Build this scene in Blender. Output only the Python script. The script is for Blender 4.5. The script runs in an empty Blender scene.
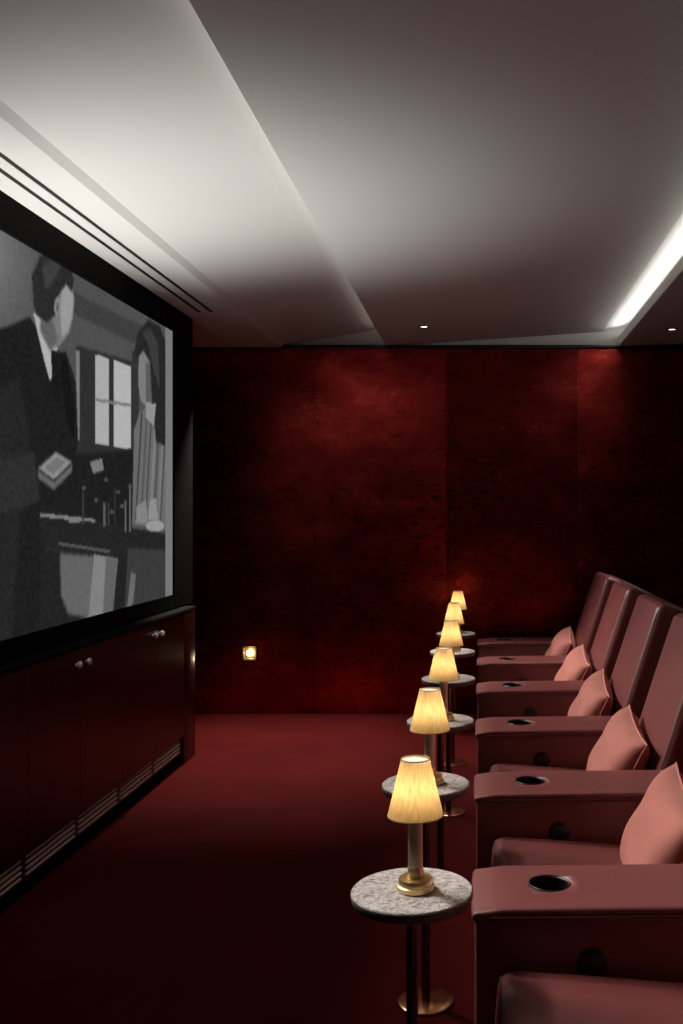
import bpy, bmesh, math, random
import numpy as np
from mathutils import Vector, Matrix

random.seed(4)
scene = bpy.context.scene
COL = scene.collection
PI = math.pi
CAM_H = 1.45
WALL_Y = 6.98

# ------------------------------------------------------------------ materials
def mat(name, color=(.5, .5, .5), rough=.5, metal=0.0, coat=0.0, spec=.5, coat_rough=.1):
    m = bpy.data.materials.new(name)
    m.use_nodes = True
    b = m.node_tree.nodes['Principled BSDF']
    b.inputs['Base Color'].default_value = (*color, 1)
    b.inputs['Roughness'].default_value = rough
    b.inputs['Metallic'].default_value = metal
    b.inputs['Coat Weight'].default_value = coat
    b.inputs['Coat Roughness'].default_value = coat_rough
    b.inputs['Specular IOR Level'].default_value = spec
    return m

def nodes(m):
    nt = m.node_tree
    return nt, nt.nodes, nt.links, nt.nodes['Principled BSDF']

def tex_coord(nt, scale=(1, 1, 1), coord='Object'):
    tc = nt.nodes.new('ShaderNodeTexCoord')
    mp = nt.nodes.new('ShaderNodeMapping')
    mp.inputs['Scale'].default_value = scale
    nt.links.new(tc.outputs[coord], mp.inputs['Vector'])
    return mp.outputs['Vector']

def noise(nt, vec, scale, detail=4, rough=.55):
    n = nt.nodes.new('ShaderNodeTexNoise')
    n.inputs['Scale'].default_value = scale
    n.inputs['Detail'].default_value = detail
    n.inputs['Roughness'].default_value = rough
    nt.links.new(vec, n.inputs['Vector'])
    return n.outputs['Fac']

def ramp(nt, fac, stops):
    r = nt.nodes.new('ShaderNodeValToRGB')
    el = r.color_ramp.elements
    while len(el) > 1:
        el.remove(el[0])
    for i, (p, c) in enumerate(stops):
        e = el[0] if i == 0 else el.new(p)
        e.position = p
        e.color = (*c, 1) if len(c) == 3 else c
    nt.links.new(fac, r.inputs['Fac'])
    return r.outputs['Color']

def bump(nt, bsdf, height, strength=.2, dist=.01):
    b = nt.nodes.new('ShaderNodeBump')
    b.inputs['Strength'].default_value = strength
    b.inputs['Distance'].default_value = dist
    nt.links.new(height, b.inputs['Height'])
    nt.links.new(b.outputs['Normal'], bsdf.inputs['Normal'])

def emit(name, color, strength):
    m = bpy.data.materials.new(name)
    m.use_nodes = True
    nt = m.node_tree
    nt.nodes.clear()
    o = nt.nodes.new('ShaderNodeOutputMaterial')
    e = nt.nodes.new('ShaderNodeEmission')
    e.inputs['Color'].default_value = (*color, 1)
    e.inputs['Strength'].default_value = strength
    nt.links.new(e.outputs[0], o.inputs['Surface'])
    return m

M = {}
M['ceiling'] = mat('ceiling_paint', (.68, .675, .652), .9, spec=.2)
M['wall_plain'] = mat('plain_dark_paint', (.03, .012, .012), .7)
M['black'] = mat('black_satin', (.004, .004, .0045), .35)
M['black_matte'] = mat('black_velvet', (.0025, .0025, .003), .85, spec=.1)
M['slot'] = mat('slot_black', (.01, .008, .008), .8)

# burnished red wall covering
m = mat('burnished_red_wall', (.2, .01, .01), .3, .97)
nt, N, L, B = nodes(m)
v = tex_coord(nt, (1, 1, 1.6))
n1 = noise(nt, v, 2.6, 8, .68)
c = ramp(nt, n1, [(.3, (.16, .010, .009)), (.52, (.32, .024, .020)), (.72, (.56, .06, .045))])
oi = nt.nodes.new('ShaderNodeObjectInfo')
mm_ = nt.nodes.new('ShaderNodeMix')
mm_.data_type = 'RGBA'
mm_.blend_type = 'MULTIPLY'
mm_.inputs[0].default_value = 1
L.new(c, mm_.inputs[6])
L.new(oi.outputs['Color'], mm_.inputs[7])
L.new(mm_.outputs[2], B.inputs['Base Color'])
v2 = tex_coord(nt, (2.0, 1, 5.0))
n2 = noise(nt, v2, 7, 6, .7)
r2 = ramp(nt, n2, [(.35, (.25,) * 3), (.7, (.34,) * 3)])
L.new(r2, B.inputs['Roughness'])
bump(nt, B, n2, .10, .003)
M['red_wall'] = m

# carpet
m = mat('red_carpet', (.05, .005, .005), .95, spec=.05)
nt, N, L, B = nodes(m)
v = tex_coord(nt)
n1 = noise(nt, v, 1.8, 5, .6)
c = ramp(nt, n1, [(.3, (.056, .0040, .0038)), (.7, (.08, .0062, .0056))])
L.new(c, B.inputs['Base Color'])
n2 = noise(nt, v, 260, 3, .7)
bump(nt, B, n2, .5, .004)
M['carpet'] = m

# glossy dark lacquer of the cabinets
m = mat('dark_red_lacquer', (.022, .0035, .003), .3, 0, .25, .4, .2)
nt, N, L, B = nodes(m)
v = tex_coord(nt, (1, 5, .6))
n1 = noise(nt, v, 3, 6, .6)
c = ramp(nt, n1, [(.3, (.014, .0022, .002)), (.7, (.032, .005, .004))])
L.new(c, B.inputs['Base Color'])
M['lacquer'] = m

# burgundy leather
def leather(name, c0, c1, rough):
    m = mat(name, c0, rough, 0, .12, .5, .35)
    nt, N, L, B = nodes(m)
    v = tex_coord(nt)
    n1 = noise(nt, v, 5, 4, .6)
    c = ramp(nt, n1, [(.3, c0), (.7, c1)])
    L.new(c, B.inputs['Base Color'])
    vo = nt.nodes.new('ShaderNodeTexVoronoi')
    vo.inputs['Scale'].default_value = 420
    L.new(v, vo.inputs['Vector'])
    bump(nt, B, vo.outputs['Distance'], .12, .001)
    return m
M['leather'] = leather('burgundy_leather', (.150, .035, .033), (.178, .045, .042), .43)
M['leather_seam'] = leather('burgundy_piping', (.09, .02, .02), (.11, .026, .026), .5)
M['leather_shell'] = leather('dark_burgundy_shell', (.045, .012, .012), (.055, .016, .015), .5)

# salmon velvet
m = mat('salmon_velvet', (.55, .2, .16), .85, spec=.2)
nt, N, L, B = nodes(m)
v = tex_coord(nt)
n1 = noise(nt, v, 7, 4, .6)
c = ramp(nt, n1, [(.3, (.40, .135, .105)), (.7, (.48, .175, .138))])
L.new(c, B.inputs['Base Color'])
B.inputs['Sheen Weight'].default_value = .5
B.inputs['Sheen Tint'].default_value = (.9, .5, .42, 1)
n2 = noise(nt, v, 300, 2, .6)
bump(nt, B, n2, .15, .002)
M['velvet'] = m
M['velvet_seam'] = mat('salmon_piping', (.6, .22, .17), .8)

M['brass'] = mat('polished_brass', (.84, .62, .30), .34, 1)
M['bronze'] = mat('bronze_stem', (.62, .44, .33), .36, .8)
M['copper'] = mat('copper_base', (.72, .36, .19), .24, 1)
M['pole'] = mat('dark_bronze_pole', (.24, .12, .075), .22, 1)
M['pearl'] = mat('pale_knob', (.95, .9, .84), .25, .0)
M['grille'] = mat('grille_metal', (.85, .72, .67), .5, 0)
M['knob'] = mat('black_plastic', (.008, .008, .009), .3)
M['chrome'] = mat('dark_chrome', (.055, .05, .048), .42, 1)

# speckled marble
m = mat('grey_marble', (.5, .48, .46), .3)
nt, N, L, B = nodes(m)
v = tex_coord(nt)
n1 = noise(nt, v, 95, 8, .8)
c = ramp(nt, n1, [(.38, (.10, .085, .078)), (.46, (.38, .345, .32)), (.53, (.60, .56, .52)), (.66, (.80, .75, .70))])
L.new(c, B.inputs['Base Color'])
M['marble'] = m
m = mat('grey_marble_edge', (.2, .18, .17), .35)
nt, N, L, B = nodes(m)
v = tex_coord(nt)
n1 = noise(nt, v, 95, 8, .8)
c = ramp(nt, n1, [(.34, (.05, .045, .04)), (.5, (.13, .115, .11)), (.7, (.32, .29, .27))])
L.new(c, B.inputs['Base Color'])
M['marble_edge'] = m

# pleated lamp shade: cloth that lets the bulb's light through
m = bpy.data.materials.new('pleated_silk')
m.use_nodes = True
nt = m.node_tree
nt.nodes.clear()
o_ = nt.nodes.new('ShaderNodeOutputMaterial')
tr = nt.nodes.new('ShaderNodeBsdfTranslucent')
di = nt.nodes.new('ShaderNodeBsdfDiffuse')
mx = nt.nodes.new('ShaderNodeMixShader')
v = tex_coord(nt, (1, 1, .08))
n1 = noise(nt, v, 170, 3, .6)
c = ramp(nt, n1, [(.3, (.72, .49, .21)), (.7, (.86, .65, .32))])
nt.links.new(c, tr.inputs['Color'])
nt.links.new(c, di.inputs['Color'])
mx.inputs[0].default_value = .62
nt.links.new(di.outputs[0], mx.inputs[1])
nt.links.new(tr.outputs[0], mx.inputs[2])
nt.links.new(mx.outputs[0], o_.inputs['Surface'])
M['shade'] = m
M['shade_trim'] = mat('shade_binding', (.40, .24, .10), .8)
M['bulb'] = emit('warm_bulb', (1, .78, .45), 3.0)
M['diffuser'] = emit('lit_diffuser', (1, .93, .82), 1.05)
M['downlight'] = emit('downlight_face', (1, .95, .88), 2.0)
M['steplight'] = emit('step_light_lens', (1, .78, .45), 4.0)
M['led'] = emit('led_strip', (1, .96, .9), 3.0)

# ------------------------------------------------------------------ mesh helpers
def link(o, parent=None):
    COL.objects.link(o)
    if parent:
        o.parent = parent
    return o

def obj(name, bm, m, parent=None, smooth=True, loc=None, angle=40):
    me = bpy.data.meshes.new(name)
    bm.normal_update()
    bm.to_mesh(me)
    bm.free()
    for mm in (m if isinstance(m, (list, tuple)) else [m]):
        me.materials.append(mm)
    if smooth:
        me.polygons.foreach_set('use_smooth', [True] * len(me.polygons))
        me.set_sharp_from_angle(angle=math.radians(angle))
    o = bpy.data.objects.new(name, me)
    if loc:
        o.location = loc
    return link(o, parent)

def tag(o, label=None, cat=None, group=None, kind=None):
    if label: o['label'] = label
    if cat: o['category'] = cat
    if group: o['group'] = group
    if kind: o['kind'] = kind
    return o

def empty(name, loc, label, cat, group=None):
    o = bpy.data.objects.new(name, None)
    o.empty_display_size = .1
    o.location = loc
    link(o)
    return tag(o, label, cat, group)

def copy_tree(o, parent=None):
    c = o.copy()
    COL.objects.link(c)
    if parent:
        c.parent = parent
    for ch in list(o.children):
        copy_tree(ch, c)
    return c

def box(bm, x0, x1, y0, y1, z0, z1, bev=0, seg=3, mat_i=0):
    vs = [bm.verts.new(p) for p in ((x0, y0, z0), (x1, y0, z0), (x1, y1, z0), (x0, y1, z0),
                                    (x0, y0, z1), (x1, y0, z1), (x1, y1, z1), (x0, y1, z1))]
    fs = [bm.faces.new([vs[i] for i in q]) for q in
          ((3, 2, 1, 0), (4, 5, 6, 7), (0, 1, 5, 4), (1, 2, 6, 5), (2, 3, 7, 6), (3, 0, 4, 7))]
    for f in fs:
        f.material_index = mat_i
    if bev:
        es = list({e for f in fs for e in f.edges})
        bmesh.ops.bevel(bm, geom=es, offset=bev, segments=seg, profile=.5, affect='EDGES')
    return vs

def bx(*a, **k):
    bm = bmesh.new()
    box(bm, *a, **k)
    return bm

def lathe(bm, prof, n=48, cx=0, cy=0, close=False, wob=None):
    """prof: list of (r, z)."""
    rings = []
    for (r, z) in prof:
        ring = []
        for k in range(n):
            a = 2 * PI * k / n
            rr = r * (1 + (wob(a) if wob else 0))
            ring.append(bm.verts.new((cx + rr * math.cos(a), cy + rr * math.sin(a), z)))
        rings.append(ring)
    for i in range(len(rings) - 1):
        for k in range(n):
            bm.faces.new((rings[i][k], rings[i][(k + 1) % n], rings[i + 1][(k + 1) % n], rings[i + 1][k]))
    if close:
        bm.faces.new(list(reversed(rings[0])))
        bm.faces.new(rings[-1])
    return rings

def tube(bm, pts, r, n=8, closed=False):
    pts = [Vector(p) for p in pts]
    rings = []
    N_ = len(pts)
    for i, p in enumerate(pts):
        if closed:
            t = pts[(i + 1) % N_] - pts[i - 1]
        else:
            t = pts[min(i + 1, N_ - 1)] - pts[max(i - 1, 0)]
        t.normalize()
        u = t.cross(Vector((0, 0, 1)))
        if u.length < .05:
            u = t.cross(Vector((0, 1, 0)))
        u.normalize()
        w = t.cross(u)
        rings.append([bm.verts.new(p + r * (math.cos(2 * PI * k / n) * u + math.sin(2 * PI * k / n) * w)) for k in range(n)])
    for i in range(N_ if closed else N_ - 1):
        a, b = rings[i], rings[(i + 1) % N_]
        for k in range(n):
            bm.faces.new((a[k], a[(k + 1) % n], b[(k + 1) % n], b[k]))
    if not closed:
        bm.faces.new(list(reversed(rings[0])))
        bm.faces.new(rings[-1])

def rounded(sx, sy, sz, bev, seg=5, puff=(0, 0, 0), cuts=10):
    """Cushion-like rounded block centred on the origin; puff swells each face pair."""
    bm = bmesh.new()
    box(bm, -sx / 2, sx / 2, -sy / 2, sy / 2, -sz / 2, sz / 2)
    bmesh.ops.bevel(bm, geom=list(bm.edges), offset=bev, segments=seg, profile=.5, affect='EDGES')
    big = [e for e in bm.edges if e.calc_length() > min(sx, sy, sz) * .35]
    bmesh.ops.subdivide_edges(bm, edges=big, cuts=cuts, use_grid_fill=True)
    for v in bm.verts:
        x, y, z = v.co.x / (sx / 2), v.co.y / (sy / 2), v.co.z / (sz / 2)
        fx = max(0, 1 - x * x); fy = max(0, 1 - y * y); fz = max(0, 1 - z * z)
        v.co.x += puff[0] * math.copysign(1, x) * min(1, abs(x)) ** 3 * (fy * fz) ** .7
        v.co.y += puff[1] * math.copysign(1, y) * min(1, abs(y)) ** 3 * (fx * fz) ** .7
        v.co.z += puff[2] * math.copysign(1, z) * min(1, abs(z)) ** 3 * (fx * fy) ** .7
    return bm

# ------------------------------------------------------------------ the room
XL, XR, YN = -3.5, 2.6, -2.6
tag(obj('floor', bx(XL - .1, XR + .1, YN - .1, WALL_Y + .2, -.1, 0), M['carpet'], smooth=False), kind='structure')

# ceiling: raked bays with a lip and a light cove at each step
bm = bmesh.new()
prof = [(XL - .1, 2.63), (-1.431, 2.63), (-1.402, 2.655), (-.81, 2.752), (-.62, 2.80), (-.62, 2.70), (-.68, 2.70),
        (-.68, 2.645), (.88, 2.748), (1.09, 2.80), (1.09, 2.705), (.993, 2.705), (.993, 2.637), (XR + .1, 2.73)]
a = [bm.verts.new((x, YN - .1, z)) for x, z in prof]
b = [bm.verts.new((x, WALL_Y + .05, z)) for x, z in prof]
for i in range(len(prof) - 1):
    bm.faces.new((a[i], b[i], b[i + 1], a[i + 1]))
t0 = [bm.verts.new((x, y, 3.0)) for x, y in ((XL - .1, YN - .1), (XL - .1, WALL_Y + .05), (XR + .1, WALL_Y + .05), (XR + .1, YN - .1))]
bm.faces.new(t0)
bm.faces.new((t0[0], t0[1], b[0], a[0]))
bm.faces.new((t0[3], t0[2], b[-1], a[-1]))
bm.faces.new([t0[0]] + a + [t0[3]])
bm.faces.new([t0[1]] + b + [t0[2]])
bmesh.ops.recalc_face_normals(bm, faces=bm.faces)
tag(obj('ceiling', bm, M['ceiling'], smooth=False), kind='structure')

# back wall: plain wall with burnished red panels up to the rail
wb = tag(obj('wall_back', bx(XL - .1, XR + .1, WALL_Y + .012, WALL_Y + .2, -.1, 2.99), M['ceiling'], smooth=False), kind='structure')
xs = [XL, -3.07, -2.13, -1.187, -.237, .705, 1.65, XR]
for i in range(len(xs) - 1):
    o = obj('wall_panel', bx(xs[i] + .0008, xs[i + 1] - .0008, WALL_Y - .01, WALL_Y + .012, .0, 2.622, bev=.0015, seg=1), M['red_wall'], wb)
    o.color = [(v_, v_ * .95, v_ * .95, 1) for v_ in (1, 1.1, 1.12, 1.25, .62, 1.0, .8)][i]   # each panel's colour is scaled by its own factor
tag(obj('trim_1', bx(XL, XR, WALL_Y - .03, WALL_Y + .012, 2.622, 2.648, bev=.003, seg=2), M['black']), kind='structure')
tag(obj('wall_left', bx(XL - .2, XL, YN - .1, WALL_Y + .1, -.1, 2.99), M['wall_plain'], smooth=False), kind='structure')
tag(obj('wall_right', bx(XR, XR + .2, YN - .1, WALL_Y + .1, -.1, 2.99), M['wall_plain'], smooth=False), kind='structure')
tag(obj('wall_front', bx(XL - .1, XR + .1, YN - .3, YN - .1, -.1, 2.99), M['wall_plain'], smooth=False), kind='structure')

# the partition that carries the screen
SX = -1.758          # face of the black surround
bm = bmesh.new()
box(bm, -2.2, -2.08, YN, 5.935, 0, 2.63)
box(bm, -2.08, SX - .04, YN, 5.935, .895, 2.63)
tag(obj('wall_screen', bm, M['black'], smooth=False), kind='structure')

# ------------------------------------------------------------------ projection screen
scr = empty('projection_screen', (SX, 3.8, .90), 'large wall screen showing a black and white film, in a wide black frame', 'screen')
PX = -1.770
SY0, SY1, SZ0, SZ1 = 2.0, 5.583, .9745, 2.490
bm = bmesh.new()
def loc_box(bm, y0, y1, z0, z1, bev=.0):
    box(bm, -.04, 0, y0 - 3.8, y1 - 3.8, z0 - .90, z1 - .90, bev)
loc_box(bm, SY1, 5.935, .897, 2.63)
loc_box(bm, 1.6, SY0, .897, 2.63)
loc_box(bm, SY0, SY1, .897, SZ0)
loc_box(bm, SY0, SY1, SZ1, 2.63)
obj('frame', bm, M['black_matte'], scr, smooth=False)

# the film picture on the screen: plain grey-scale drawing room with two anonymous figures
nY, nZ = 540, 230
ys = np.linspace(SY0, SY1, nY + 1)
zs = np.linspace(SZ0, SZ1, nZ + 1)
cyc = (ys[:-1] + ys[1:]) / 2
czc = (zs[:-1] + zs[1:]) / 2
gy, gz = np.meshgrid(cyc, czc)
# picture coordinates used while drawing (a fixed map of the screen surface)
U = 480 - 970 * 1.77 / gy
V = 512 - (gz - CAM_H) * 970 / gy
def blur(a, k):
    for _ in range(k):
        p = np.pad(a, 1, mode='edge')
        a = (p[1:-1, 1:-1] * 2 + p[:-2, 1:-1] + p[2:, 1:-1] + p[1:-1, :-2] + p[1:-1, 2:]) / 6
    return a
def poly(pts):
    ins = np.zeros(U.shape, bool)
    n = len(pts)
    for i in range(n):
        x1, y1 = pts[i]; x2, y2 = pts[(i + 1) % n]
        if y1 == y2:
            continue
        cond = ((y1 > V) != (y2 > V)) & (U < (x2 - x1) * (V - y1) / (y2 - y1) + x1)
        ins ^= cond
    return ins.astype(float)
def ell(cx, cy, rx, ry, rot=0):
    c, s = math.cos(rot), math.sin(rot)
    dx, dy = U - cx, V - cy
    return ((((dx * c + dy * s) / rx) ** 2 + ((-dx * s + dy * c) / ry) ** 2) < 1).astype(float)
img = 78 + 0 * U
img += 34 * np.clip((45 - U) / 45, 0, 1) * np.clip((360 - V) / 90, 0, 1)
def put(mask, val, soft=1):
    global img
    mk = blur(mask, soft)
    img = img * (1 - mk) + val * mk
# back wall, ceiling beam, window with bright panes
put(poly([(70, 290), (180, 345), (180, 365), (70, 312)]), 62, 3)
put(poly([(76, 345), (134, 362), (134, 462), (76, 462)]), 46, 2)
put(poly([(95, 354), (109, 359), (109, 446), (95, 444)]), 168, 1)
put(poly([(113.5, 360), (131, 366), (131, 449), (113.5, 447)]), 176, 1)
put(poly([(95, 398), (131, 404), (131, 407), (95, 401)]), 120, 1)
put(poly([(76, 350), (80, 351), (80, 440), (76, 440)]), 120, 1)
put(poly([(132, 350), (139, 352), (139, 480), (132, 480)]), 50, 2)
put(poly([(60, 455), (140, 450), (140, 520), (60, 520)]), 30, 4)
# figure in a dark suit on the left
put(poly([(-400, 300), (-200, 285), (-60, 335), (4, 328), (30, 317), (50, 352), (66, 352), (76, 382), (78, 440), (70, 500),
          (46, 530), (40, 660), (-400, 760)]), 30, 2)
put(poly([(-30, 400), (20, 380), (30, 440), (26, 470), (-30, 480)]), 37, 8)
put(poly([(-60, 470), (34, 452), (40, 500), (0, 520), (-60, 530)]), 45, 4)
put(poly([(-60, 520), (20, 510), (12, 640), (-60, 680)]), 37, 8)
put(poly([(33, 312), (44, 322), (58, 348), (54, 372), (50, 382), (42, 352)]), 172, 1)
put(poly([(51, 350), (58, 351), (60, 372), (61, 402), (54, 402), (52, 375)]), 26, 1)
put(poly([(60, 352), (66, 358), (75, 405), (74, 440), (66, 420), (62, 385)]), 22, 2)
put(poly([(40, 296), (44, 268), (58, 262), (70, 274), (74, 296), (73, 316), (69, 332), (60, 346), (50, 350), (41, 330)]), 118, 2)
put(poly([(62, 282), (70, 282), (74, 300), (72, 318), (68, 332), (62, 338), (60, 310)]), 150, 4)
put(poly([(42, 306), (52, 318), (58, 340), (50, 350), (40, 330)]), 92, 5)
put(poly([(34, 308), (32, 276), (40, 256), (54, 249), (68, 260), (74, 280), (72, 292), (66, 284), (58, 296), (56, 314), (48, 322), (40, 318)]), 42, 2)
put(poly([(42, 268), (52, 258), (62, 264), (54, 280), (46, 290)]), 62, 5)
put(ell(57, 306, 2.8, 9, .05), 132, 1)
put(ell(57.5, 307, 1.1, 5, .05), 88, 1)
# folded papers on the table edge
put(poly([(38, 468), (56, 452), (72, 462), (54, 480)]), 138, 2)
put(poly([(38, 470), (54, 482), (72, 464), (72, 472), (54, 490), (38, 478)]), 98, 2)
put(poly([(44, 468), (57, 457), (66, 462), (53, 474)]), 112, 2)
# figure in a pale coat on the right
put(poly([(134, 430), (140, 412), (150, 404), (164, 402), (167, 440), (167, 530), (132, 524)]), 104, 2)
for (x, w_, d) in ((136, 1.6, 62), (141, 2.0, 84), (146, 1.3, 66), (150, 2.4, 122), (154, 1.8, 76), (158, 2.0, 118), (161, 1.2, 70)):
    put(poly([(x + 5, 412), (x + 5 + w_, 412), (x + w_ - 1, 520), (x - 1, 520)]), d, 1)
put(poly([(139, 354), (150, 346), (156, 370), (153, 400), (146, 406), (141, 402), (138.5, 386), (138.5, 368)]), 122, 2)
put(poly([(146, 362), (156, 366), (153, 402), (146, 404)]), 88, 5)
put(poly([(134, 356), (137, 334), (148, 320), (160, 326), (166, 345), (168, 390), (166, 446), (156, 442), (152, 400), (150, 362), (143, 350), (138, 358)]), 38, 3)
put(poly([(142, 332), (150, 328), (158, 344), (160, 390), (154, 372), (148, 344)]), 58, 4)
put(poly([(146, 402), (156, 404), (154, 426), (146, 418)]), 142, 1)
put(poly([(150, 500), (156, 498), (158, 520), (148, 520)]), 140, 1)
put(ell(155, 526, 9, 6), 150, 1)
put(poly([(136, 506), (146, 500), (148, 524), (136, 524)]), 128, 2)
# table with glassware
put(poly([(72, 470), (132, 480), (132, 530), (72, 520)]), 30, 3)
put(poly([(40, 512), (172, 535), (172, 570), (40, 548)]), 36, 2)
put(poly([(40, 513), (95, 519), (95, 522), (40, 517)]), 128, 1)
put(ell(74, 521, 6, 2.5), 120, 1)
for (x, y0, y1, w_, g) in ((82, 492, 524, 2, 58), (103, 503, 526, 2.5, 84), (108, 503, 526, 1.5, 60), (114, 486, 526, 1.5, 54), (129, 488, 532, 2, 92), (125, 500, 532, 1.2, 104), (133, 496, 528, 1, 96)):
    put(poly([(x, y0), (x + w_, y0), (x + w_, y1), (x, y1)]), g, 1)
for (x, y) in ((84, 488), (96, 500), (106, 480), (118, 492), (130, 486), (122, 506), (112, 512)):
    put(ell(x, y, 2.2, 2.0), 78, 1)
put(poly([(90, 462), (102, 458), (104, 470), (93, 474)]), 118, 1)
# front of the table, bright chair back, dark legs
put(poly([(40, 548), (172, 562), (172, 640), (40, 680)]), 34, 2)
put(poly([(58, 542), (110, 550), (110, 553), (58, 545)]), 84, 1)
put(poly([(128, 548), (168, 550), (166, 612), (124, 620)]), 58, 4)
put(poly([(60, 553), (94, 556), (90, 618), (68, 614), (61, 595)]), 98, 4)
put(poly([(94, 554), (118, 559), (112, 612), (88, 622)]), 126, 1)
put(poly([(106, 556), (118, 559), (113, 612), (103, 615)]), 96, 2)
put(poly([(131, 572), (136, 574), (133, 604), (127, 608)]), 104, 2)
put(poly([(165.5, 300), (180, 300), (180, 620), (165.5, 620)]), 118, 1)
rng = np.random.default_rng(3)
img = np.clip(img + blur(rng.normal(0, 5, img.shape), 1), 2, 255)
lin = np.where(img / 255 <= .04045, img / 255 / 12.92, ((img / 255 + .055) / 1.055) ** 2.4)

me = bpy.data.meshes.new('picture')
vy, vz = np.meshgrid(ys - 3.8, zs - .90)
co = np.stack([np.full(vy.size, PX - SX), vy.ravel(), vz.ravel()], 1)
idx = np.arange((nY + 1) * (nZ + 1)).reshape(nZ + 1, nY + 1)
q = np.stack([idx[:-1, :-1], idx[:-1, 1:], idx[1:, 1:], idx[1:, :-1]], -1).reshape(-1, 4)
me.from_pydata(co.tolist(), [], q.tolist())
ca = me.color_attributes.new('film', 'FLOAT_COLOR', 'CORNER')
fl = np.repeat(lin.ravel(), 4)
rgba = np.stack([fl, fl, fl, np.ones_like(fl)], 1).astype(np.float32)
ca.data.foreach_set('color', rgba.ravel())
m = bpy.data.materials.new('film_picture')
m.use_nodes = True
nt = m.node_tree
B = nt.nodes['Principled BSDF']
at = nt.nodes.new('ShaderNodeVertexColor')
at.layer_name = 'film'
B.inputs['Base Color'].default_value = (0, 0, 0, 1)
B.inputs['Roughness'].default_value = .9
B.inputs['Specular IOR Level'].default_value = 0
nt.links.new(at.outputs['Color'], B.inputs['Emission Color'])
B.inputs['Emission Strength'].default_value = 1.0
me.materials.append(m)
pic = bpy.data.objects.new('picture', me)
link(pic, scr)
pic['label'] = 'black and white film picture, two standing figures at a table'

# ------------------------------------------------------------------ cabinets under the screen
CX = -1.70
def make_cabinet():
    """One two-door unit, 0.96 m wide along Y, origin at the front bottom centre."""
    t = empty('media_cabinet', (CX, 0, 0), '', 'cabinet')
    W = .48
    obj('body', bx(-.37, -.022, -W + .001, W - .001, .06, .868), M['lacquer'], t, smooth=False)
    for s in (-1, 1):
        y0, y1 = (-W + .001, -.001) if s < 0 else (.001, W - .001)
        d = obj('door', bx(-.021, 0, y0, y1, .166, .866, bev=.0008, seg=1), M['lacquer'], t)
        bm = bmesh.new()
        lathe(bm, [(.0005, .0), (.008, .0), (.007, .005), (.013, .008), (.017, .015), (.0155, .022), (.009, .027), (0.0005, .0285)], 20)
        bm.transform(Matrix.Rotation(PI / 2, 4, 'Y'))
        bm.transform(Matrix.Translation((0, s * .05, .806)))
        k = obj('knob', bm, M['pearl'], d)
        k['label'] = 'small round pale knob'
        # toe grille with four long slats
        g = obj('vent_grille', bx(-.05, -.024, y0 + .018, y1 - .018, .064, .158), M['black_matte'], t, smooth=False)
        bm = bmesh.new()
        for j in range(4):
            z = .078 + j * .022
            hgt = .008 if j < 3 else .004
            box(bm, -.024, -.014, y0 + .02, y1 - .02, z - hgt / 2, z + hgt / 2, .0015, 1)
        s_ = obj('slats', bm, M['grille'], g)
        s_['label'] = 'pale metal slats'
    obj('plinth', bx(-.36, -.026, -W + .001, W - .001, 0, .06), M['black_matte'], t, smooth=False)
    return t
cab = make_cabinet()
cab_data = [
    (4.13, 'dark red lacquer two-door cabinet in the middle of the visible row under the screen'),
    (5.09, 'dark red lacquer two-door cabinet at the far end of the row, nearest the back wall'),
    (3.17, 'dark red lacquer cabinet cut by the left edge of the photo, under the screen'),
]
for i, (y, lab) in enumerate(cab_data):
    c = cab if i == 0 else copy_tree(cab)
    c.location = (CX, y, 0)
    tag(c, lab, 'cabinet', 'lacquer cabinets under the screen')
tag(obj('end_panel', bx(CX - .37, CX, 5.572, 5.79, 0, .868, bev=.002, seg=2), M['lacquer']),
    'narrow dark lacquer end panel closing the cabinet row by the back of the room', 'panel')
tag(obj('cabinet_top', bx(CX - .37, CX + .002, 2.69, 5.795, .868, .89, bev=.003, seg=2), M['black_matte']),
    'long black top running over the cabinets below the screen', 'worktop')

# ------------------------------------------------------------------ slot diffuser and lights in the ceiling
sl = empty('slot_diffuser', (-1.617, 2.0, 2.63), 'twin black slot air diffuser in the pale soffit above the screen', 'ceiling vent')
for x in (-1.581, -1.654):
    obj('slot', bx(x + 1.617 - .009, x + 1.617 + .009, -1.5, 3.72, -.0025, .002), M['slot'], sl, smooth=False)

def downlight(x, y, z, label):
    t = empty('downlight', (x, y, z), label, 'downlight', 'recessed ceiling downlights')
    bm = bmesh.new()
    lathe(bm, [(.024, -.001), (.038, -.001), (.036, -.006), (.026, -.007), (.024, -.001)], 28)
    obj('trim_ring', bm, M['chrome'], t)
    bm = bmesh.new()
    lathe(bm, [(.001, -.004), (.0245, -.004)], 28)
    obj('lens', bm, M['downlight'], t)
    return t
def zD(x): return 2.645 + (x + .68) / 1.56 * .097
def zF(x): return 2.637 + (x - .993) / 1.707 * .093
DL = [(-.366, 6.34, zD(-.366), 'small lit downlight in the dark middle ceiling bay, near the centre of the photo'),
      (1.259, 6.36, zF(1.259), 'small lit downlight in the right-hand ceiling bay, at the right edge of the photo')]
for d in DL:
    downlight(*d)

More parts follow.
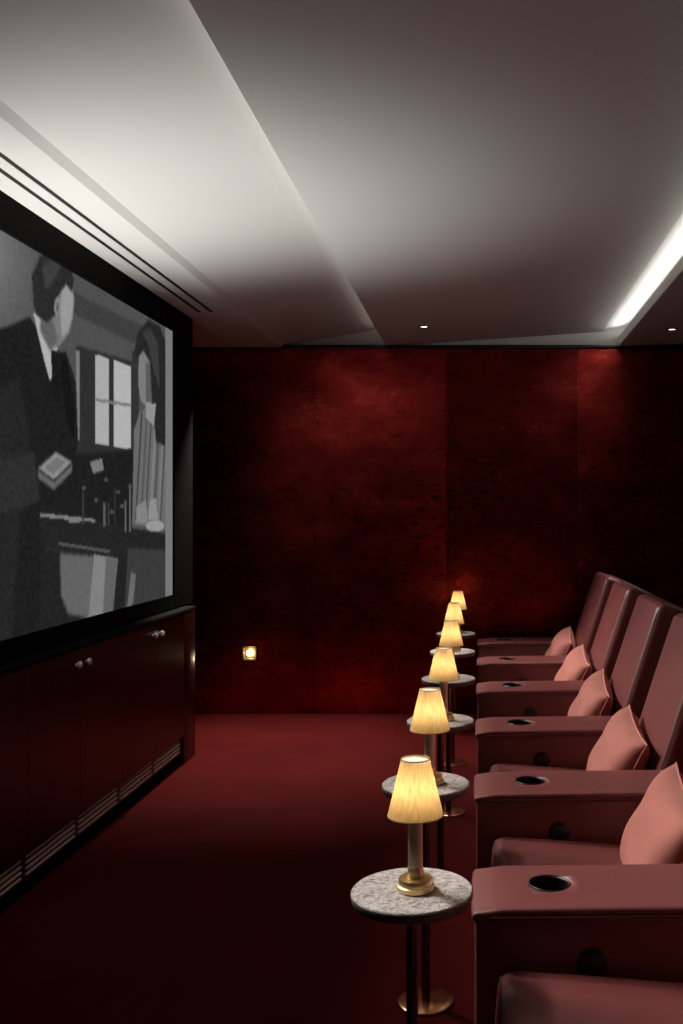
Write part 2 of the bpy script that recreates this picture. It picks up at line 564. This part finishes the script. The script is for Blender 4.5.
# step light low on the back wall
st = empty('step_light', (-1.655, WALL_Y - .01, .435), 'small square brass step light glowing low on the red back wall', 'wall light')
bm = bmesh.new()
for (x0, x1, z0, z1) in ((-.05, .05, .036, .05), (-.05, .05, -.05, -.036), (-.05, -.036, -.036, .036), (.036, .05, -.036, .036)):
    box(bm, x0, x1, -.014, -.0005, z0, z1, .002, 1)
obj('bezel', bm, M['brass'], st)
obj('back_plate', bx(-.036, .036, -.006, .003, -.036, .036), M['brass'], st, smooth=False)
bm = bmesh.new()
lathe(bm, [(.024, 0), (.022, .006), (.012, .011), (.0005, .012)], 24)
bm.transform(Matrix.Rotation(PI / 2, 4, 'X'))
bm.transform(Matrix.Translation((0, -.006, 0)))
obj('lens', bm, M['steplight'], st)

# cove LED strip lying on the right-hand lip
tag(obj('cove_light', bx(.998, 1.018, YN, WALL_Y - .03, 2.7055, 2.709), M['led'], smooth=False),
    'white LED strip lying in the right-hand ceiling cove', 'light strip')

# ------------------------------------------------------------------ cinema seats
PITCH = .87
SW, AW = .595, .27
def arm(parent, y0, knob_side):
    """Armrest between y0 and y0 + AW: panel, padded top with a cup holder, control knob."""
    yc = y0 + AW / 2
    L_ = .66
    a = obj('armrest', bx(-.012, L_ + .1, y0 + .003, y0 + AW - .003, .0, .5595, bev=.010, seg=3), M['leather'], parent)
    # padded top, softly crowned, rolling over at the front and rising towards the back
    bm = rounded(L_ + .03, AW, .019, .0085, 5, (.002, .0, .003), 10)
    for v in bm.verts:
        d_ = v.co.x + (L_ + .03) / 2
        if d_ < .06:
            v.co.z -= .010 * (1 - d_ / .06) ** 2
    bm.transform(Matrix.Rotation(-.011, 4, 'Y'))
    bm.transform(Matrix.Translation(((L_ + .03) / 2 - .018, yc, .5685)))
    pad = obj('armrest_pad', bm, M['leather'], a)
    cut = bmesh.new()
    lathe(cut, [(.0452, .47), (.0452, .7)], 40, .163, y0 + AW * .52, close=True)
    bmesh.ops.recalc_face_normals(cut, faces=cut.faces)
    cutter = obj('cutter', cut, M['leather'])
    for part in (pad, a):
        md = part.modifiers.new('hole', 'BOOLEAN')
        md.object = cutter
        md.solver = 'EXACT'
        bpy.context.view_layer.update()
        dg = bpy.context.evaluated_depsgraph_get()
        nm = bpy.data.meshes.new_from_object(part.evaluated_get(dg))
        part.modifiers.clear()
        part.data = nm
    bpy.data.objects.remove(cutter)
    bm = bmesh.new()
    lathe(bm, [(.0445, .570), (.0455, .5805), (.0480, .582), (.0505, .5795), (.0515, .571)], 40, .163, y0 + AW * .52)
    c = obj('cup_holder', bm, M['chrome'], a)
    bm = bmesh.new()
    lathe(bm, [(.0005, .498), (.043, .498), (.0446, .502), (.0446, .575)], 40, .163, y0 + AW * .52)
    bmesh.ops.reverse_faces(bm, faces=bm.faces)
    for f in bm.faces:
        pass
    cc = obj('cup_well', bm, M['black_matte'], a)
    cc['label'] = 'black cup well sunk into the armrest'
    # seam under the padded top
    bm = bmesh.new()
    zs_ = .5565
    tube(bm, [(L_ - .02, y0 - .001, zs_ + .007), (.03, y0 - .001, zs_), (.0, y0 + .006, zs_), (-.017, y0 + .04, zs_), (-.017, y0 + AW - .04, zs_),
              (.0, y0 + AW - .006, zs_), (.03, y0 + AW + .001, zs_), (L_ - .02, y0 + AW + .001, zs_ + .007)], .003, 6)
    obj('piping', bm, M['leather_seam'], a)
    if knob_side:
        bm = bmesh.new()
        lathe(bm, [(.036, 0), (.036, .004), (.03, .007), (.028, .007), (.026, .014), (.018, .017), (.0005, .017)], 32)
        box(bm, -.008, .008, -.002, .002, .0165, .0195)
        bm.transform(Matrix.Rotation(PI / 2, 4, 'X'))
        bm.transform(Matrix.Translation((.246, y0 + .008, .458)))
        k = obj('control_knob', bm, M['knob'], a)
        k['label'] = 'round black seat control on the inner side of the armrest'
    return a

ANG = math.atan2(.205, .63)
def make_seat():
    t = empty('cinema_seat', (0, 0, 0), '', 'cinema seat')
    # y = 0 is the near side of the seat space
    bm = rounded(.56, SW - .012, .155, .034, 5, (.004, .002, .012), 10)
    bm.transform(Matrix.Rotation(.075, 4, 'Y'))
    bm.transform(Matrix.Translation((.035 + .28, SW / 2, .359)))
    sc_ = obj('seat_cushion', bm, M['leather'], t)
    bm = bmesh.new()
    for s in (0, 1):
        yy = .012 if s == 0 else SW - .012
        tube(bm, [(.042, yy, .31), (.040, yy, .415), (.052, yy, .436), (.075, yy, .438), (.55, yy, .402)], .0035, 6)
    tube(bm, [(.046, .03, .440), (.046, SW - .03, .440)], .0035, 6)
    obj('piping', bm, M['leather_seam'], sc_)
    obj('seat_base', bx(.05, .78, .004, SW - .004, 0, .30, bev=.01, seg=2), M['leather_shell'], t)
    # reclined back cushion
    def lean(bm):
        bm.transform(Matrix.Rotation(ANG, 4, 'Y'))
    H = .70
    bm = rounded(.115, SW - .039, H, .030, 5, (.010, 0, .004), 10)
    bm.transform(Matrix.Translation((.0575, 0, -H / 2)))
    lean(bm)
    bm.transform(Matrix.Translation((.768, SW / 2 - .0175, 1.060)))
    bc = obj('back_cushion', bm, M['leather'], t)
    bm = bmesh.new()
    loop = []
    y_, z_ = SW / 2 - .0335, H
    for (yy, zz) in ((-y_, -z_ + .05), (-y_, -.05), (-y_ + .006, -.022), (-y_ + .03, -.012), (y_ - .03, -.012), (y_ - .006, -.022), (y_, -.05), (y_, -z_ + .05)):
        loop.append((.006, yy, zz))
    tube(bm, loop, .0035, 6)
    lean(bm)
    bm.transform(Matrix.Translation((.768, SW / 2 - .0175, 1.060)))
    obj('piping', bm, M['leather_seam'], bc)
    # shell behind, as wide as seat and armrest together
    H2 = 1.02
    bm = rounded(.07, SW + AW - .004, H2, .02, 4, (0, 0, 0), 4)
    bm.transform(Matrix.Translation((.145, 0, -H2 / 2 + .0)))
    lean(bm)
    bm.transform(Matrix.Translation((.768, (SW + AW) / 2, 1.062)))
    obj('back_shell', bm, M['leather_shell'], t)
    arm(t, SW, True)
    return t

Y0 = 1.54
seat = make_seat()
seat_labels = [
    'burgundy leather cinema seat nearest the camera, only its cushion end and far armrest showing',
    'burgundy leather cinema seat second from the camera, cut by the right edge of the photo',
    'burgundy leather cinema seat third from the camera, beside the third table',
    'burgundy leather cinema seat fourth from the camera, with its whole back in view',
    'burgundy leather cinema seat next to last in the row, counted from the camera',
    'burgundy leather cinema seat at the far end of the row, next to the back wall',
]
for k in range(6):
    s = seat if k == 0 else copy_tree(seat)
    s.location = (0, Y0 + PITCH * k, 0)
    tag(s, seat_labels[k], 'cinema seat', 'row of burgundy cinema seats')

# ------------------------------------------------------------------ pillows
def make_pillow():
    W, H, T = .45, .335, .080
    t = empty('throw_pillow', (0, 0, 0), '', 'pillow')
    bm = bmesh.new()
    nu, nv = 40, 32
    front, back = {}, {}
    for i in range(nu + 1):
        for j in range(nv + 1):
            u, v = i / nu * 2 - 1, j / nv * 2 - 1
            pin = .07
            x = u * W / 2 * (1 - pin * (1 - v * v) ** 1 * abs(u) ** 2)
            z = v * H / 2 * (1 - pin * 1.2 * (1 - u * u) ** 1 * abs(v) ** 2)
            th = T * ((1 - u ** 4) * (1 - v ** 4)) ** .55
            th *= 1 + .05 * math.sin(5 * u + 2 * v) - .04 * math.cos(7 * v - 3 * u)
            edge = i in (0, nu) or j in (0, nv)
            f = bm.verts.new((-th, x, z))
            front[i, j] = f
            back[i, j] = f if edge else bm.verts.new((th * .8, x, z))
    for i in range(nu):
        for j in range(nv):
            bm.faces.new((front[i, j], front[i, j + 1], front[i + 1, j + 1], front[i + 1, j]))
            bm.faces.new((back[i, j], back[i + 1, j], back[i + 1, j + 1], back[i, j + 1]))
    edge_pts = [front[i, nv].co.copy() for i in range(nu)] + [front[nu, j].co.copy() for j in range(nv, 0, -1)] + \
               [front[i, 0].co.copy() for i in range(nu, 0, -1)] + [front[0, j].co.copy() for j in range(nv)]
    bmesh.ops.recalc_face_normals(bm, faces=bm.faces)
    R_ = Matrix.Translation((0, 0, .155)) @ Matrix.Rotation(.42, 4, 'Y') @ Matrix.Rotation(.12, 4, 'X')
    bm.transform(R_)
    obj('cover', bm, M['velvet'], t, angle=180)
    bm = bmesh.new()
    tube(bm, [R_ @ p for p in edge_pts], .003, 6, closed=True)
    obj('piping', bm, M['velvet_seam'], t)
    return t
pil = make_pillow()
pil_labels = [
    'salmon velvet pillow at the right edge of the photo, the nearest and largest',
    'salmon velvet pillow second nearest, against the third seat back',
    'salmon velvet pillow in the middle of the five, third from the camera',
    'salmon velvet pillow fourth from the camera, second smallest in the photo',
    'salmon velvet pillow on the farthest seat, smallest of the five',
]
for k in range(5):
    p = pil if k == 0 else copy_tree(pil)
    p.location = (.510, Y0 + PITCH * (k + 1) + SW / 2 + (.0, .0, .01, -.01, .0)[k], .366)
    p.rotation_euler = (0, 0, (.0, .03, -.02, .02, -.03)[k])
    tag(p, pil_labels[k], 'pillow', 'salmon pillows on the seats')

# ------------------------------------------------------------------ tables and lamps
TH = .649
def make_table():
    t = empty('pedestal_table', (0, 0, 0), '', 'side table')
    bm = bmesh.new()
    prof = [(.0005, TH), (.115, TH), (.1265, TH), (.1295, TH - .003), (.130, TH - .007), (.1285, TH - .018), (.124, TH - .0235), (.0005, TH - .024)]
    lathe(bm, prof, 72)
    bmesh.ops.recalc_face_normals(bm, faces=bm.faces)
    bmesh.ops.remove_doubles(bm, verts=bm.verts, dist=.0001)
    for f in bm.faces:
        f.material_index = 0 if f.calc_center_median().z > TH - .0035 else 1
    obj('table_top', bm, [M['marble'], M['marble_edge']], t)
    bm = bmesh.new()
    lathe(bm, [(.0128, .008), (.0128, TH - .028), (.030, TH - .0265), (.030, TH - .0235)], 32)
    obj('pole', bm, M['pole'], t)
    bm = bmesh.new()
    lathe(bm, [(.0005, .012), (.012, .012), (.0765, .0105), (.0815, .008), (.083, .003), (.083, 0), (.0005, 0)], 56)
    obj('base_plate', bm, M['copper'], t)
    return t
SH0, SH1 = .158, .277
def make_lamp():
    t = empty('table_lamp', (0, 0, 0), '', 'lamp')
    bm = bmesh.new()
    lathe(bm, [(.0005, 0), (.037, 0), (.040, .002), (.040, .011), (.0385, .0125), (.036, .013), (.036, .024), (.0345, .026), (.017, .0265), (.017, .046), (.0165, .048), (.0005, .048)], 48)
    obj('base', bm, M['brass'], t)
    bm = bmesh.new()
    lathe(bm, [(.0005, .047), (.0158, .047), (.0158, .19), (.006, .193), (.006, .20), (.0005, .20)], 32)
    obj('stem', bm, M['bronze'], t)
    # pleated conical shade, open below
    bm = bmesh.new()
    n = 288
    def wob(a): return .012 * math.sin(72 * a) + .004 * math.sin(17 * a)
    lathe(bm, [(.0300 + (.0585 - .0300) * q, SH1 + (SH0 - SH1) * q) for q in (0, .1, .25, .5, .75, .9, 1)], n, wob=wob)
    sh = obj('shade', bm, M['shade'], t, angle=180)
    bm = bmesh.new()
    tube(bm, [(.0302 * math.cos(a), .0302 * math.sin(a), SH1) for a in [2 * PI * k / 40 for k in range(40)]], .0012, 6, True)
    obj('top_binding', bm, M['shade_trim'], sh)
    bm = bmesh.new()
    tube(bm, [(.0587 * math.cos(a), .0587 * math.sin(a), SH0) for a in [2 * PI * k / 56 for k in range(56)]], .0013, 6, True)
    obj('bottom_binding', bm, M['shade_trim'], sh)
    bm = bmesh.new()
    lathe(bm, [(.0005, SH1 - .003), (.0292, SH1 - .004)], 36)
    df = obj('diffuser', bm, M['diffuser'], t)
    df['label'] = 'glowing white disc closing the top of the shade'
    return t
tab, lam = make_table(), make_lamp()
ord_ = ['nearest', 'second nearest', 'third nearest', 'fourth nearest', 'fifth nearest', 'farthest']
TY = [2.06, 2.867, 3.735, 4.68, 5.59, 6.42]
TX = [-.144, -.160, -.152, -.152, -.158, -.160]
LX = [-.137, -.148, -.140, -.139, -.149, -.146]
tl = ['round grey marble pedestal table nearest the camera, with its whole top in view',
      'round grey marble pedestal table second from the camera, just behind the nearest lamp',
      'round marble pedestal table third from the camera, behind the second lamp',
      'round marble pedestal table fourth from the camera, behind the third lamp',
      'round marble pedestal table next to last, second smallest in the photo',
      'round marble pedestal table farthest away, by the last seat and the back wall']
ll = ['brass table lamp with pleated cream shade on the nearest table, the largest',
      'brass table lamp with cream shade on the second table from the camera',
      'brass table lamp with cream shade on the third table from the camera',
      'brass table lamp with cream shade on the fourth table from the camera',
      'brass table lamp with cream shade second from the back wall',
      'brass table lamp with cream shade farthest away, topmost in the photo']
LAMP_W = .22
for k in range(6):
    t = tab if k == 0 else copy_tree(tab)
    t.location = (TX[k], TY[k], 0)
    t.rotation_euler.z = k * 1.3
    tag(t, tl[k], 'side table', 'marble pedestal tables along the seats')
    l = lam if k == 0 else copy_tree(lam)
    l.location = (LX[k], TY[k], TH)
    l.rotation_euler.z = k * .7
    tag(l, ll[k], 'lamp', 'lit table lamps along the seats')
    ld = bpy.data.lights.new('lamp_light', 'POINT')
    ld.energy = LAMP_W
    ld.color = (1, .82, .6)
    ld.shadow_soft_size = .012
    lo = bpy.data.objects.new('lamp_light', ld)
    lo.location = (LX[k], TY[k], TH + .212)
    link(lo)

# ------------------------------------------------------------------ lights
def aim(o, target):
    d = Vector(target) - o.location
    o.rotation_euler = d.to_track_quat('-Z', 'Y').to_euler()

def area(name, loc, target, sx, sy, power, color=(1, .96, .9), spread=PI):
    d = bpy.data.lights.new(name, 'AREA')
    d.shape = 'RECTANGLE'
    d.size, d.size_y = sx, sy
    d.energy = power
    d.color = color
    d.spread = spread
    o = bpy.data.objects.new(name, d)
    o.location = loc
    link(o)
    aim(o, target)
    return o

def spot(name, loc, target, power, ang, blend=1, color=(1, .95, .88), r=.03):
    d = bpy.data.lights.new(name, 'SPOT')
    d.energy = power
    d.spot_size = ang
    d.spot_blend = blend
    d.color = color
    d.shadow_soft_size = r
    o = bpy.data.objects.new(name, d)
    o.location = loc
    link(o)
    aim(o, target)
    return o

# unseen spots added at the screen ledge to brighten soffit and ceiling
spot('ceiling_fill', (-1.725, 3.72, .93), (-1.30, 3.80, 2.7), 140, math.radians(87), 1, (1, .975, .935), .003)
spot('ceiling_fill', (-1.725, 3.2, .93), (-.7, 3.3, 2.7), 20, math.radians(150), 1, (1, .975, .935), .003)
# added spots below the soffit brighten the seats; the slots give no light
for k in range(-1, 6):
    y = Y0 + PITCH * k + (.75 if k >= 0 else 1.1)
    yl = min(y + .9, 5.65)
    spot('seat_fill', (-1.617, yl, 2.615), (.43, min(y - .25, yl - .15), .62), (540, 540, 540, 540, 390, 280, 420)[k], math.radians(41), 1, (1, .94, .90), .28)
# coves
o = area('cove_glow', (1.008, 2.2, 2.7105), (.8, 2.2, 2.76), .018, 9.3, 18, (1, .97, .93))
o.rotation_euler = (0, PI - .6, 0)
o2 = area('cove_glow', (-.668, 2.2, 2.706), (0, 0, 0), .02, 9.3, 1.6, (1, .97, .93))
o2.rotation_euler = (0, PI - .25, 0)
# downlights, then an added fill beam on the left
for (x, y, z, _) in DL:
    spot('downlight_and_fill', (x, y, z - .02), (x, y - .5, 0), 105, math.radians(62), 1, (1, .93, .84), .02)
spot('downlight_and_fill', (-1.65, 6.34, 2.60), (-1.3, 5.85, 0), 400, math.radians(66), 1, (1, .93, .84), .02)  # no fixture here; added to brighten the carpet at the far left
# step light
d = bpy.data.lights.new('step_glow', 'POINT')
d.energy = .4
d.color = (1, .75, .45)
d.shadow_soft_size = .01
o = bpy.data.objects.new('step_glow', d)
o.location = (-1.655, WALL_Y - .06, .435)
link(o)

w = bpy.data.worlds.new('dim_room')
scene.world = w
w.use_nodes = True
w.node_tree.nodes['Background'].inputs['Color'].default_value = (.8, .75, .7, 1)
w.node_tree.nodes['Background'].inputs['Strength'].default_value = .0

# ------------------------------------------------------------------ camera
cd = bpy.data.cameras.new('camera')
cd.sensor_fit = 'AUTO'
cd.sensor_width = 36
cd.lens = 970 / 1024 * 36
cd.shift_x = -138.5 / 1024
cd.shift_y = 0
cd.clip_start = .05
cam = bpy.data.objects.new('camera', cd)
cam.location = (0, 0, CAM_H)
cam.rotation_euler = (PI / 2, 0, 0)
link(cam)
scene.camera = cam

scene.view_settings.view_transform = 'Standard'
scene.view_settings.look = 'None'
scene.view_settings.gamma = 1
scene.view_settings.exposure = 0
scene.view_settings.use_curve_mapping = False
scene.cycles.use_denoising = True
scene.cycles.max_bounces = 8
scene.cycles.sample_clamp_indirect = 4
scene.cycles.caustics_reflective = False
scene.cycles.caustics_refractive = False
